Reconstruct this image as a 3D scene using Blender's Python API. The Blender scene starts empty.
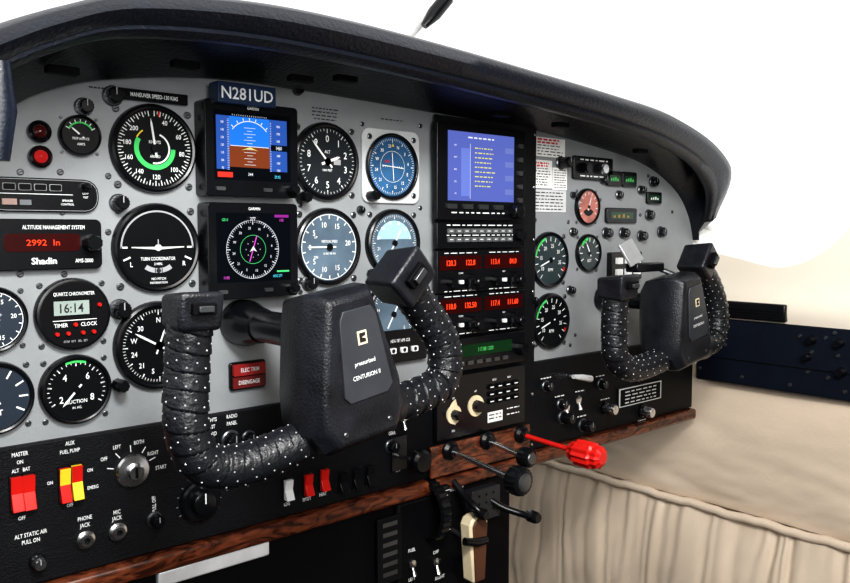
import bpy, bmesh, math, random
from mathutils import Vector, Matrix, noise
random.seed(4)
sc=bpy.context.scene
try:
    sc.view_settings.view_transform='Standard'
    sc.view_settings.look='Medium High Contrast'
except Exception: pass
# ---------------- camera geometry
TH=math.radians(41); PH=math.radians(4.4); F=800.0
fw=Vector((math.sin(TH)*math.cos(PH),math.cos(TH)*math.cos(PH),-math.sin(PH)))
rt=Vector((math.cos(TH),-math.sin(TH),0)); up=rt.cross(fw)
C=Vector((0,0,0.8))-0.972*fw
cd=bpy.data.cameras.new('camera'); cam=bpy.data.objects.new('camera',cd); sc.collection.objects.link(cam)
cam.matrix_world=Matrix.Translation(C)@Matrix((rt,up,-fw)).transposed().to_4x4()
cd.sensor_width=36; cd.lens=F/850*36; cd.clip_start=0.01; sc.camera=cam
def ray(px,py): return fw+rt*((px-425)/F)+up*((291.5-py)/F)
def P(px,py,y=0.0):
    d=ray(px,py); return C+d*((y-C.y)/d.y)
def PX(px,py,X):
    d=ray(px,py); return C+d*((X-C.x)/d.x)
def S(p): return (p-C).dot(fw)/F
def rp(x0,y0,x1,y1,y=0.0):
    cx=(x0+x1)/2; cy=(y0+y1)/2
    a=P(x0,cy,y).x; b=P(x1,cy,y).x; t=P(cx,y0,y).z; q=P(cx,y1,y).z
    return (a+b)/2,(t+q)/2,(b-a)/2,(t-q)/2
# ---------------- materials
MC={}
def mat(name,col,rough=0.5,metal=0.0,em=0.0,bump=0.0,bs=200,spec=0.4,var=0.12,vs=30):
    if name in MC: return MC[name]
    m=bpy.data.materials.new(name); m.use_nodes=True; nt=m.node_tree; b=nt.nodes['Principled BSDF']
    c=(col[0],col[1],col[2],1)
    b.inputs['Roughness'].default_value=rough; b.inputs['Metallic'].default_value=metal
    b.inputs['Specular IOR Level'].default_value=spec
    tc=nt.nodes.new('ShaderNodeTexCoord')
    if em>0:
        b.inputs['Specular IOR Level'].default_value=.08
        b.inputs['Base Color'].default_value=(col[0]*.1,col[1]*.1,col[2]*.1,1)
        b.inputs['Emission Color'].default_value=c; b.inputs['Emission Strength'].default_value=em
    else:
        n=nt.nodes.new('ShaderNodeTexNoise'); n.inputs['Scale'].default_value=vs; n.inputs['Detail'].default_value=4
        nt.links.new(tc.outputs['Object'],n.inputs['Vector'])
        r=nt.nodes.new('ShaderNodeValToRGB'); r.color_ramp.elements[0].position=.3; r.color_ramp.elements[1].position=.7
        r.color_ramp.elements[0].color=tuple(x*(1-var) for x in col)+(1,); r.color_ramp.elements[1].color=tuple(min(1,x*(1+var)) for x in col)+(1,)
        nt.links.new(n.outputs['Fac'],r.inputs['Fac']); nt.links.new(r.outputs['Color'],b.inputs['Base Color'])
        if bump>0:
            n2=nt.nodes.new('ShaderNodeTexNoise'); n2.inputs['Scale'].default_value=bs; n2.inputs['Detail'].default_value=5
            nt.links.new(tc.outputs['Object'],n2.inputs['Vector'])
            bp=nt.nodes.new('ShaderNodeBump'); bp.inputs['Strength'].default_value=bump; bp.inputs['Distance'].default_value=.002
            nt.links.new(n2.outputs['Fac'],bp.inputs['Height']); nt.links.new(bp.outputs['Normal'],b.inputs['Normal'])
    MC[name]=m; return m
GRAY=mat('gray_panel_paint',(.265,.28,.29),.5,bump=.12,bs=600,var=.06,spec=.3)
BLK=mat('black_plastic',(.0045,.005,.0065),.25,spec=.38)
BLKM=mat('black_matte',(.003,.003,.004),.6,spec=.12)
CRK=mat('black_crinkle_paint',(.004,.0045,.006),.45,bump=.5,bs=900,spec=.2)
FACE=mat('dial_black',(.005,.006,.007),.3,spec=.2)
FBLUE=mat('glass_reflection_blue_gray',(.10,.145,.19),.22,spec=.6,var=.45,vs=18)  # sky reflected in the gauge glass, put into the face color
FB2=mat('glass_reflection_blue',(.03,.10,.21),.22,spec=.6,var=.55,vs=18)  # bluish glass reflection mixed into the face color
FPINK=mat('dial_dark_pink',(.42,.15,.12),.3,var=.5,vs=40)
WHT=mat('white_ink',(.8,.82,.82),.6)
DIM=mat('gray_ink',(.35,.36,.37),.6)
BINK=mat('black_ink',(.01,.01,.012),.6)
GRN=mat('green_ink',(.05,.60,.13),.6)
YEL=mat('yellow_paint',(.85,.6,.03),.4)
RED=mat('red_plastic',(.58,.014,.01),.3)
SIL=mat('brushed_steel',(.7,.71,.73),.25,metal=1.0)
ALU=mat('bright_aluminum',(.8,.81,.83),.35,metal=.3)
STUD=mat('dull_stud_metal',(.50,.51,.53),.4,metal=.4)
DST=mat('dark_steel',(.16,.17,.18),.35,metal=.9)
CRM=mat('cream_plastic',(.72,.62,.42),.4)
BEIGE=mat('cream_leather',(.70,.58,.455),.45,bump=.22,bs=160,var=.05,vs=7)
BEIGE2=mat('cream_trim_panel',(.83,.75,.63),.6,bump=.05,bs=60,var=.03,vs=6)
PALE=mat('glare_white_frame',(.98,.97,.94),.5,var=.01)  # window glare put into a near-white color
NAVY=mat('navy_plastic',(.005,.008,.016),.35,bump=.2,bs=500)
LTH=mat('black_leather',(.010,.011,.014),.36,bump=.5,bs=300,spec=.5)
HUBM=mat('worn_black_plastic',(.011,.012,.016),.34,bump=.35,bs=500,spec=.5,var=.5,vs=45)
PLT=mat('gray_plate',(.06,.065,.075),.3,metal=.4)
LRED=mat('led_red',(1,.07,.02),em=1.3); LGRN=mat('lcd_green',(.12,.6,.16),em=.8); LCD=mat('lcd_gray',(.30,.36,.33),.3)
BLUE=mat('screen_blue',(.11,.145,.47),em=1.0); BLUE2=mat('screen_bright_blue',(.16,.22,.62),em=1.0)
SKY=mat('screen_sky',(.02,.2,.8),em=1.0); GND=mat('screen_ground',(.22,.05,.015),em=1.0)
SW=mat('screen_white',(.85,.88,.95),em=.9); SY=mat('screen_yellow',(.75,.72,.2),em=1.0); SM=mat('screen_magenta',(.8,.1,.7),em=1.0)
SG=mat('screen_green',(.1,.75,.25),em=1.0); SB=mat('screen_black',(.002,.003,.005),.35,spec=.06); SR=mat('screen_red',(.9,.05,.03),em=1.0); SC=mat('screen_cyan',(.1,.65,.85),em=1.0)
SN=mat('screen_navy',(.03,.10,.4),em=1)
DRED=mat('dark_red_window',(.03,.002,.002),.3,spec=.15); DKFL=mat('dark_carpet',(.012,.011,.011),.9,bump=1,bs=300)
PAPER=mat('white_placard',(.88,.88,.86),.6)
def woodmat():
    m=bpy.data.materials.new('burl_wood'); m.use_nodes=True; nt=m.node_tree; b=nt.nodes['Principled BSDF']; b.inputs['Roughness'].default_value=.25
    tc=nt.nodes.new('ShaderNodeTexCoord'); mp=nt.nodes.new('ShaderNodeMapping'); mp.inputs['Scale'].default_value=(14,30,50)
    n=nt.nodes.new('ShaderNodeTexNoise'); n.inputs['Scale'].default_value=1.8; n.inputs['Detail'].default_value=9; n.inputs['Distortion'].default_value=2.2
    r=nt.nodes.new('ShaderNodeValToRGB'); r.color_ramp.elements[0].position=.36; r.color_ramp.elements[0].color=(.03,.008,.004,1); r.color_ramp.elements[1].position=.68; r.color_ramp.elements[1].color=(.20,.055,.022,1)
    nt.links.new(tc.outputs['Object'],mp.inputs[0]); nt.links.new(mp.outputs[0],n.inputs[0]); nt.links.new(n.outputs['Fac'],r.inputs[0]); nt.links.new(r.outputs[0],b.inputs['Base Color'])
    return m
WOOD=woodmat()
# ---------------- builder
TG={}
def tg(s):
    if s in TG: return TG[s]
    cu=bpy.data.curves.new('t','FONT'); cu.body=s; cu.size=1; cu.resolution_u=2; cu.offset=.012
    o=bpy.data.objects.new('t',cu); sc.collection.objects.link(o)
    dg=bpy.context.evaluated_depsgraph_get()
    me=bpy.data.meshes.new_from_object(o.evaluated_get(dg))
    vs=[(v.co.x,v.co.y) for v in me.vertices]; fs=[tuple(p.vertices) for p in me.polygons]
    bpy.data.objects.remove(o); bpy.data.curves.remove(cu); bpy.data.meshes.remove(me)
    if vs:
        x0=min(v[0] for v in vs); x1=max(v[0] for v in vs)
    else: x0=x1=0
    TG[s]=([(x-x0,y) for x,y in vs],fs,x1-x0); return TG[s]
def cs(a): a=math.radians(a); return math.sin(a),math.cos(a)
class B:
    def __init__(s): s.v=[];s.f=[];s.m=[];s.mats=[]
    def mi(s,m):
        if m not in s.mats: s.mats.append(m)
        return s.mats.index(m)
    def add(s,vs,fs,m):
        n=len(s.v); i=s.mi(m); s.v+= [tuple(v) for v in vs]   # (u,v,w)
        for f in fs: s.f.append(tuple(k+n for k in f)); s.m.append(i)
        return s
    def box(s,u0,u1,v0,v1,w0,w1,m):
        return s.add([(u0,v0,w0),(u1,v0,w0),(u1,v1,w0),(u0,v1,w0),(u0,v0,w1),(u1,v0,w1),(u1,v1,w1),(u0,v1,w1)],
          [(0,3,2,1),(4,5,6,7),(0,1,5,4),(1,2,6,5),(2,3,7,6),(3,0,4,7)],m)
    def rect(s,u0,u1,v0,v1,w,m): return s.add([(u0,v0,w),(u1,v0,w),(u1,v1,w),(u0,v1,w)],[(0,1,2,3)],m)
    def poly(s,pts,w,m): return s.add([(a,b,w) for a,b in pts],[tuple(range(len(pts)))],m)
    def prism(s,pts,w0,w1,m):
        n=len(pts); return s.add([(a,b,w0) for a,b in pts]+[(a,b,w1) for a,b in pts],[tuple(range(n)),tuple(range(n,2*n))]+[(i,(i+1)%n,n+(i+1)%n,n+i) for i in range(n)],m)
    def rrect(s,hw,hh,r,w0,w1,m,c=(0,0)):
        o=[]
        for qx,qy,a0 in((1,1,0),(1,-1,90),(-1,-1,180),(-1,1,270)):
            for k in range(5):
                a,b=cs(a0+k*22.5); o.append((c[0]+qx*(hw-r)+a*r,c[1]+qy*(hh-r)+b*r))
        return s.prism(o,w0,w1,m)
    def lathe(s,prof,m,c=(0,0),n=32,kn=0.0,cap=True):
        vs=[];fs=[]
        for r,w in prof:
            for i in range(n):
                a=2*math.pi*i/n; rr=r*(1-(kn if i%2 else 0)); vs.append((c[0]+rr*math.sin(a),c[1]+rr*math.cos(a),w))
        for k in range(len(prof)-1):
            for i in range(n): fs.append((k*n+i,k*n+(i+1)%n,(k+1)*n+(i+1)%n,(k+1)*n+i))
        if cap and prof[-1][0]>0: fs.append(tuple(range((len(prof)-1)*n,len(prof)*n)))
        return s.add(vs,fs,m)
    def disc(s,r,w,m,c=(0,0),n=40): return s.poly([(c[0]+r*cs(360*i/n)[0],c[1]+r*cs(360*i/n)[1]) for i in range(n)],w,m)
    def arc(s,r0,r1,a0,a1,w,m,c=(0,0),n=24):
        vs=[]
        for i in range(n+1):
            x,y=cs(a0+(a1-a0)*i/n); vs+=[(c[0]+x*r0,c[1]+y*r0,w),(c[0]+x*r1,c[1]+y*r1,w)]
        return s.add(vs,[(2*i,2*i+1,2*i+3,2*i+2) for i in range(n)],m)
    def line(s,p,q,t,w,m):
        dx=q[0]-p[0];dy=q[1]-p[1];l=math.hypot(dx,dy) or 1;nx=-dy/l*t/2;ny=dx/l*t/2
        return s.add([(p[0]+nx,p[1]+ny,w),(q[0]+nx,q[1]+ny,w),(q[0]-nx,q[1]-ny,w),(p[0]-nx,p[1]-ny,w)],[(0,1,2,3)],m)
    def ticks(s,r0,r1,a0,a1,n,t,w,m,c=(0,0)):
        for i in range(n+1):
            x,y=cs(a0+(a1-a0)*i/n); s.line((c[0]+x*r0,c[1]+y*r0),(c[0]+x*r1,c[1]+y*r1),t,w,m)
    def text(s,t,u,v,w,h,m,al='C',sx=1.0,rot=0,bold=0):
        vs,fs,wd=tg(t); k=h/.72; sx*=.88; o={'C':-wd/2,'L':0,'R':-wd}[al]; ca=math.cos(rot);sa=math.sin(rot)
        for bo in ([0] if not bold else [-bold*h,bold*h]):
            out=[]
            for x,y in vs:
                X=(x+o)*k*sx+bo; Y=(y-.35)*k; out.append((u+X*ca-Y*sa,v+X*sa+Y*ca,w+ (bo*.01)))
            s.add(out,fs,m)
        return s
    def fuzz(s,u0,u1,v,w,h,m,dens=8):   # illegible fine print rendered as word-length dashes
        u=u0
        while u<u1:
            l=(u1-u0)/dens*random.uniform(.4,1.3); e=min(u+l,u1); s.rect(u,e,v-h/2,v+h/2,w,m); u=e+(u1-u0)/dens*.35
    def tube(s,pts,rad,m,n=14,ref=(0,1,0),mod=None,cap=True):
        vs=[];fs=[];K=len(pts)
        for k in range(K):
            p=Vector(pts[k]); t=(Vector(pts[min(k+1,K-1)])-Vector(pts[max(k-1,0)])).normalized()
            N=Vector(ref); N=(N-t*N.dot(t)).normalized(); Bn=t.cross(N); r0=rad[k] if isinstance(rad,(list,tuple)) else rad
            for i in range(n):
                a=2*math.pi*i/n; r=r0*(mod(k,i/n) if mod else 1); q=p+N*(r*math.cos(a))+Bn*(r*math.sin(a)); vs.append((q.x,q.z,-q.y))
        for k in range(K-1):
            for i in range(n): fs.append((k*n+i,k*n+(i+1)%n,(k+1)*n+(i+1)%n,(k+1)*n+i))
        if cap: fs+= [tuple(range(n)),tuple(range((K-1)*n,K*n))]
        return s.add(vs,fs,m)
SEQ={}
def part(b,name,parent=None,label=None,bevel=0,loc=(0,0,0),segs=2,smooth=.6):
    me=bpy.data.meshes.new(name); me.from_pydata([(u,-w,v) for u,v,w in b.v],[],b.f)
    for m in b.mats: me.materials.append(m)
    for i,p in enumerate(me.polygons): p.material_index=b.m[i]; p.use_smooth=True
    bm=bmesh.new(); bm.from_mesh(me); bmesh.ops.recalc_face_normals(bm,faces=bm.faces); bm.to_mesh(me); bm.free()
    try: me.set_sharp_from_angle(angle=smooth)
    except Exception: pass
    o=bpy.data.objects.new(name,me); sc.collection.objects.link(o); o.location=loc
    if parent: o.parent=parent
    if label: o['label']=label
    if bevel:
        md=o.modifiers.new('bevel','BEVEL'); md.width=bevel; md.segments=segs; md.limit_method='ANGLE'; md.angle_limit=.7
    SEQ[o.name]=len(SEQ); return o
def tag(o,label,cat,group=None,kind=None):
    o['label']=label; o['category']=cat
    if group: o['group']=group
    if kind: o['kind']=kind
    return o
def T(name,label,cat,loc,group=None):
    e=bpy.data.objects.new(name,None); e.empty_display_size=.01; sc.collection.objects.link(e); e.location=loc
    return tag(e,label,cat,group)
DEM=[]
def demote(t,parent): DEM.append((t,parent))
def do_demote():
    for t,parent in DEM:
        ch=[o for o in sc.objects if o.parent==t]
        if not ch: continue
        ch.sort(key=lambda o:SEQ.get(o.name,0))
        a=ch[0]; nm=t.name; lb=t['label']; loc=t.location.copy()
        for o in ch[1:]: o.parent=a
        a.parent=parent; a.location=loc; a['label']=lb
        bpy.data.objects.remove(t); a.name=nm
def screw(b,u,v,w,r,m=DST):
    b.lathe([(r,w),(r,w+r*.35),(r*.7,w+r*.55)],m,(u,v),12); b.line((u-r*.6,v-r*.2),(u+r*.6,v+r*.2),r*.25,w+r*.57,BLKM)
def crom(pts,n):
    out=[];K=len(pts)
    for i in range(K-1):
        p0,p1,p2,p3=[Vector(pts[max(0,min(K-1,j))]) for j in (i-1,i,i+1,i+2)]
        for k in range(n):
            t=k/n; out.append(.5*((2*p1)+(p2-p0)*t+(2*p0-5*p1+4*p2-p3)*t*t+(3*p1-p0-3*p2+p3)*t*t*t))
    out.append(Vector(pts[-1])); return out

# ---------------- panel structure
inner=[(-60,150),(0,112),(40,92),(100,80),(200,78),(300,90),(430,112),(525,128),(600,148),(645,165),(675,190),(688,215),(693,240)]
topn=[(-60,48),(0,24),(60,6),(130,-6),(240,0),(335,17),(440,44),(530,70),(610,94),(670,115),(712,144),(729,176),(716,218)]
botn=[(-60,94),(0,70),(50,50),(120,34),(228,40),(325,56),(435,80),(525,102),(605,123),(660,142),(697,165),(710,190),(705,222)]
dep=[-.15,-.15,-.15,-.15,-.145,-.14,-.13,-.12,-.11,-.10,-.085,-.065,-.035]
IN=[P(x,y,0) for x,y in inner]; TP=[P(x,y,d) for (x,y),d in zip(topn,dep)]; BT=[P(x,y,d) for (x,y),d in zip(botn,dep)]
zg=P(430,378).z; zs=P(430,476).z; XR=P(693,240).x; XL=-.62
INs=crom(IN,6)
b=B(); pl=[(p.x,p.z) for p in INs]; b.prism([(pl[0][0],zg)]+pl+[(XR,zg)],-.006,0,GRAY)
panel=part(b,'instrument_panel',None); tag(panel,'gray painted metal instrument panel with arched top, under the glareshield','instrument panel')
for px,py in((62,212),(108,232),(108,176),(205,305),(20,172),(60,172),(20,274),(64,274),(300,205),(362,124),(420,126),(420,208),(535,220),(568,222),(600,200),(536,345),(570,345),(596,270),(648,176),(672,212),(640,215),(575,335),(300,292),(360,290)):
    q=P(px,py); b=B(); screw(b,q.x,q.z,0,.0028); part(b,'screw',panel)
# glareshield
b=B(); rows=[]
TPs=crom(TP,6); BTs=crom(BT,6); n=len(INs)
for i in range(n):
    a,t,q=INs[i],TPs[i],BTs[i]; h=(t-q)
    o=h.normalized() if h.length>0 else Vector((0,0,1))
    L=h.length; Y=Vector((0,1,0)); e=min(1,(n-1-i)/8)
    rows.append([a+Y*.004, a+Y*-.012-o*.001, q.lerp(a,.5)+o*L*.55*e, q+Y*.040*e+o*L*.65*e, q+Y*.022*e+o*L*.35*e, q+Y*.014*e+o*L*.02*e, q+Y*.006*e-o*.0025, q-Y*.003-o*.0025, q-Y*.009+o*L*.06, q-Y*.007+o*L*.17, q-Y*.010+o*L*.22,q+o*L*.5-Y*.019*e, q+o*L*.82-Y*.013*e, t, t+Y*.03+o*.004*e, t+Y*.45-Vector((0,0,.03)), a+Y*.45])
m=len(rows[0]); vs=[(p.x,p.z,-p.y) for r in rows for p in r]
fs=[(i*m+j,i*m+j+1,(i+1)*m+j+1,(i+1)*m+j) for i in range(n-1) for j in range(m-1)]
fs.append(tuple(range((n-1)*m,n*m)))
GL=mat('glareshield_vinyl',(.006,.0075,.012),.34,bump=.4,bs=260,spec=.45)
b.add(vs,fs,GL); gs=part(b,'glareshield',None,smooth=1.2); tag(gs,'near-black padded vinyl glareshield curving over the instrument panel','glareshield')
for px,py in((62,72),(185,66),(300,80),(345,80),(500,115),(560,126),(640,152)):
    p=P(px,py,-.06); b=B(); b.box(p.x-.012,p.x+.012,p.z-.002,p.z+.004,.055,.066,BLKM); part(b,'lamp_slot',gs,bevel=.001)
# black lower panel
b=B(); b.box(XL,XR,zs,zg,-.006,.006,CRK); sub=part(b,'switch_panel',None,bevel=.0015); tag(sub,'black crinkle painted lower switch panel above the wood trim','switch panel')
zw=zs-.019
b=B(); b.box(XL,XR,zw,zs-.0006,-.004,.016,WOOD); o=part(b,'wood_trim',None,bevel=.005,segs=4); tag(o,'glossy burl wood trim strip along the lower panel edge','trim')
b=B(); xk=P(392,520).x; b.box(XL,xk,0,zw-.0006,-.004,.004,BLKM); knee=part(b,'knee_panel',None,bevel=.002); tag(knee,'matte black knee panel hanging below the wood trim','panel')
# ---------------- lettering on panels
let=B()
def pt(t,px,py,h,w=.0064,m=WHT,al='C',sx=.8,b=None):
    p=P(px,py,-w); (b or let).text(t,p.x,p.z,w,h*.72*S(p),m,al,sx)
for a in [('MASTER',20,454,6),('ON',20,462,5.5),('ALT   BAT',21,470,5.5),('AUX',70,443,6),('FUEL PUMP',70,451,5.5),('OFF',22,518,5.5),('ON',50,483,5),('ON',90,470,5),('EMERG',93,487,5),('OFF',70,505,5),
  ('LEFT',117,447,5.5),('BOTH',139,442,5.5),('RIGHT',153,453,5.5),('START',161,467,5.5),('OFF',104,459,5.5),
  ('PHONE',85,518,6),('JACK',85,525,6),('MIC',117,512,6),('JACK',117,518,6),('ALT STATIC AIR',31,534,6),('PULL ON',31,541,6),
  ('LIGHTS',211,420,5.5),('POST',211,427,5.5),('FLOOD',211,434,5.5),('RADIO',232,416,5.5),('PANEL',232,423,5.5),('GEAR',392,433,5),('UP',403,438,5),('DN',398,470,5),
  ('LDG',287,504,5),('PITOT',307,499,5),('HEAT',323,494,5)]:
    pt(*a)
p=P(154,504,-.0064); let.text('PULL OFF',p.x,p.z,.0064,4.*S(p),WHT,sx=.8,rot=math.pi/2)
part(let,'lettering',sub)
let=B()
for px,py,w_ in((325,109,26),(325,112.5,26),(325,116,26),(325,119.5,22),(392,120,22),(100,88,22)):
    a,c=P(px-w_/2,py,-.0006),P(px+w_/2,py,-.0006); let.fuzz(a.x,c.x,(a.z+c.z)/2,.0006,.0012,BINK,7)
part(let,'lettering',panel)
# ---------------- gauges
def gauge(name,label,px,py,hpx,face=FACE,deco=None,knob=None,square=False,sq=1.12,screws=True,rim=BLK,cat='gauge',group=None):
    p=P(px,py,0); r=hpx/2*S(p); t=T(name,label,cat,p,group)
    b=B()
    if square:
        b.rrect(r*sq,r*sq,r*.25,0,.0035,square); b.lathe([(r*1.0,.003),(r*1.0,.007),(r*.93,.008),(r*.88,.0045)],rim,n=48,cap=False)
        part(b,'bezel',t,bevel=.0008)
    else:
        b.lathe([(r*1.03,0),(r*1.03,.003),(r,.006),(r*.95,.0072),(r*.90,.0065),(r*.88,.0042)],rim,n=48,cap=False); part(b,'bezel',t)
    b=B(); b.lathe([(r*.9,.0005),(r*.9,.0042)],face,n=40); part(b,'dial_face',t)
    if deco:
        mk=B(); pn=B(); deco(mk,pn,r)
        if mk.v: part(mk,'dial_markings',t)
        if pn.v: part(pn,'pointer',t)
    if knob:
        for kx,ky in knob:
            b=B(); c=(r*kx,r*ky); b.lathe([(r*.15,.002),(r*.15,.016),(r*.12,.019)],BLK,c,16,.1); part(b,'knob',t)
    if screws:
        for a in(45,135,225,315):
            if knob and any(abs(math.degrees(math.atan2(kx,ky))%360-a)<30 for kx,ky in knob): continue
            x,y=cs(a); b=B(); screw(b,x*r*1.2,y*r*1.2,.0002 if not square else .0035,r*.085,DST); part(b,'screw',t)
    return t
W=.0048
def nums(mk,r,lst,rad=.6,h=.17,m=WHT):
    for s,a in lst:
        x,y=cs(a); mk.text(s,x*r*rad,y*r*rad,W,h*r,m)
def ptr(pn,r,a,l,t=.07,m=WHT,w=.0056,tail=.2):
    x,y=cs(a); nx,ny=y,-x
    pn.poly([(-x*r*tail+nx*t*r/2,-y*r*tail+ny*t*r/2),(x*r*l*.8+nx*t*r*.5,y*r*l*.8+ny*t*r*.5),(x*r*l,y*r*l),(x*r*l*.8-nx*t*r*.5,y*r*l*.8-ny*t*r*.5),(-x*r*tail-nx*t*r/2,-y*r*tail-ny*t*r/2)],w,m)
    pn.lathe([(r*.1,w),(r*.09,w+.001)],BLK,n=20)
def d_air(mk,pn,r):
    mk.ticks(.74*r,.86*r,0,350,35,.022*r,W,WHT); mk.ticks(.79*r,.86*r,5,345,34,.014*r,W,WHT)
    nums(mk,r,[('40',22),('60',62),('80',98),('100',135),('120',178),('140',215),('160',250),('180',280),('200',312)],.65,.11)
    mk.arc(.32*r,.36*r,20,190,W,WHT,n=40); mk.arc(.38*r,.49*r,90,300,W,GRN,n=48); mk.text('KNOTS',0,.15*r,W,.07*r,WHT); mk.text('AIRSPEED',0,-.18*r,W,.06*r,WHT,sx=.8)
    mk.line((.1*r,.74*r),(.13*r,.86*r),.04*r,W+.0002,RED); mk.arc(.47*r,.50*r,300,325,W,YEL); ptr(pn,r,352,.70,.05)
def d_turn(mk,pn,r):
    mk.text('TURN COORDINATOR',0,-.24*r,W,.08*r,WHT,sx=.8); mk.text('2 MIN.',0,-.36*r,W,.06*r,WHT); mk.text('L',-.62*r,-.36*r,W,.11*r,WHT); mk.text('R',.62*r,-.36*r,W,.11*r,WHT)
    mk.text('NO PITCH',0,-.7*r,W,.06*r,WHT); mk.text('INFORMATION',0,-.79*r,W,.05*r,WHT)
    for s in(1,-1):
        mk.line((s*.7*r,.02*r),(s*.85*r,.02*r),.04*r,W,WHT); mk.line((s*.64*r,-.2*r),(s*.8*r,-.27*r),.04*r,W,WHT)
    mk.arc(.46*r,.57*r,145,215,W,DIM); mk.disc(.055*r,W+.0003,BINK,(0,-.515*r)); mk.line((-.08*r,-.46*r),(-.08*r,-.57*r),.02*r,W+.0004,BINK); mk.line((.08*r,-.46*r),(.08*r,-.57*r),.02*r,W+.0004,BINK)
    pn.poly([(-.62*r,.035*r),(-.08*r,.03*r),(-.06*r,.07*r),(0,.09*r),(.06*r,.07*r),(.08*r,.03*r),(.62*r,.035*r),(.62*r,.01*r),(.08*r,-.03*r),(0,-.07*r),(-.08*r,-.03*r),(-.62*r,.01*r)],.0056,mat('pale_gray_ink',(.55,.56,.56),.6)); pn.line((0,.08*r),(0,.2*r),.025*r,.0056,DIM)
    mk.arc(.82*r,.86*r,270,450,W,DIM)
def d_alt(mk,pn,r):
    mk.ticks(.74*r,.85*r,0,324,9,.025*r,W,WHT); mk.ticks(.79*r,.85*r,0,352.8,49,.012*r,W,WHT)
    nums(mk,r,[(str(i),i*36) for i in range(10)],.6,.18); mk.text('ALT',0,.26*r,W,.08*r,WHT); mk.text('1000 FEET',0,-.22*r,W,.06*r,WHT); mk.rect(.2*r,.42*r,-.07*r,.07*r,W,DIM)
    ptr(pn,r,318,.72,.05); ptr(pn,r,70,.42,.07)
def d_vsi(mk,pn,r):
    mk.ticks(.74*r,.85*r,280,440,8,.03*r,W,WHT); mk.ticks(.74*r,.85*r,100,260,8,.03*r,W,WHT); mk.arc(.84*r,.86*r,0,360,W,WHT,n=48)
    nums(mk,r,[('0',270),('5',308),('10',345),('15',25),('20',80),('15',155),('10',195),('5',232)],.6,.14); mk.text('VERTICAL SPEED',0,.15*r,W,.07*r,WHT,sx=.8); mk.text('UP',-.42*r,.26*r,W,.07*r,WHT); mk.text('DN',-.42*r,-.26*r,W,.07*r,WHT)
    mk.text('100 FEET PER MIN',0,-.17*r,W,.055*r,WHT,sx=.75); ptr(pn,r,270,.7,.04)
def d_nav(mk,pn,r):
    mk.ticks(.72*r,.84*r,0,330,11,.025*r,W,WHT); mk.ticks(.78*r,.84*r,0,355,71,.012*r,W,WHT)
    nums(mk,r,[('N',20),('3',50),('6',80),('E',110),('12',140),('15',170),('S',200),('21',230),('24',260),('W',290),('30',320),('33',350)],.62,.10)
    mk.arc(.46*r,.47*r,0,360,W,WHT,n=32); mk.text('NAV',-.2*r,.15*r,W,.08*r,RED)
    for i in range(-4,5):
        if i: mk.disc(.018*r,W,WHT,(i*.09*r,0),8)
    pn.line((.03*r,-.42*r),(-.03*r,.42*r),.022*r,.0056,WHT); pn.line((-.42*r,.03*r),(.42*r,-.04*r),.02*r,.0057,WHT)
    pn.poly([(0,.7*r),(.05*r,.6*r),(-.05*r,.6*r)],.0056,YEL)
def d_com(mk,pn,r):
    mk.ticks(.72*r,.84*r,0,330,11,.025*r,W,WHT); mk.ticks(.78*r,.84*r,0,355,71,.012*r,W,WHT)
    nums(mk,r,[('33',15),('N',45),('3',75),('6',105),('E',135),('12',165),('15',195),('S',225),('21',255),('24',285),('W',315),('30',345)],.62,.10)
    ptr(pn,r,30,.5,.05,WHT,tail=.5)
def d_com2(mk,pn,r):
    mk.poly([(.68*r*cs(280+i*16)[0],.68*r*cs(280+i*16)[1]) for i in range(11)],W-.0003,mat('sky_blue_ink',(.35,.55,.72),.3)); d_com(mk,pn,r)
def d_third(mk,pn,r):
    mk.ticks(.72*r,.84*r,0,330,11,.025*r,W,WHT); mk.ticks(.78*r,.84*r,0,355,71,.012*r,W,WHT)
    nums(mk,r,[('3',45),('6',75),('E',105),('12',135),('15',165),('S',195),('21',225),('24',255),('W',285),('30',315),('N',0)],.6,.12)
    ptr(pn,r,300,.66,.05,WHT,tail=.4); ptr(pn,r,20,.4,.04,WHT)
def d_suc(mk,pn,r):
    mk.ticks(.70*r,.82*r,240,480,6,.035*r,W,WHT); mk.ticks(.75*r,.82*r,240,480,24,.018*r,W,WHT); nums(mk,r,[('2',240),('4',320),('6',40),('8',120)],.5,.20)
    mk.text('SUCTION',0,-.34*r,W,.11*r,WHT); mk.text('IN. HG.',0,-.52*r,W,.07*r,WHT); mk.arc(.8*r,.87*r,340,380,W,GRN); ptr(pn,r,222,.62,.06)
def d_amp(mk,pn,r):
    mk.arc(.6*r,.68*r,300,420,W,GRN); mk.ticks(.6*r,.8*r,300,420,6,.04*r,W,WHT); mk.text('PROP ANTI-ICE',0,-.15*r,W,.13*r,WHT,sx=.75); mk.text('AMPS',0,-.42*r,W,.13*r,WHT); ptr(pn,r,310,.6,.08)
def d_eng(mk,pn,r):
    mk.ticks(.68*r,.84*r,220,500,14,.03*r,W,WHT); mk.arc(.78*r,.87*r,280,340,W,GRN); mk.arc(.78*r,.88*r,470,480,W,RED)
    nums(mk,r,[('10',235),('15',280),('20',325),('25',10),('30',55),('35',100)],.52,.14); mk.text('RPM',0,-.35*r,W,.12*r,WHT); ptr(pn,r,250,.65,.05)
def d_egt(mk,pn,r):
    mk.ticks(.6*r,.84*r,240,480,8,.05*r,W,WHT); mk.text('EGT',0,-.4*r,W,.16*r,WHT); mk.arc(.7*r,.86*r,300,350,W,GRN); ptr(pn,r,330,.6,.08)
def d_pink(mk,pn,r):
    mk.ticks(.65*r,.82*r,240,480,10,.04*r,W,WHT); mk.arc(.2*r,.5*r,120,240,W,BINK); ptr(pn,r,20,.6,.06,WHT)
gauge('airspeed_indicator','round black airspeed dial with green arc and white numerals',153,149,86,deco=d_air)
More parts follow.
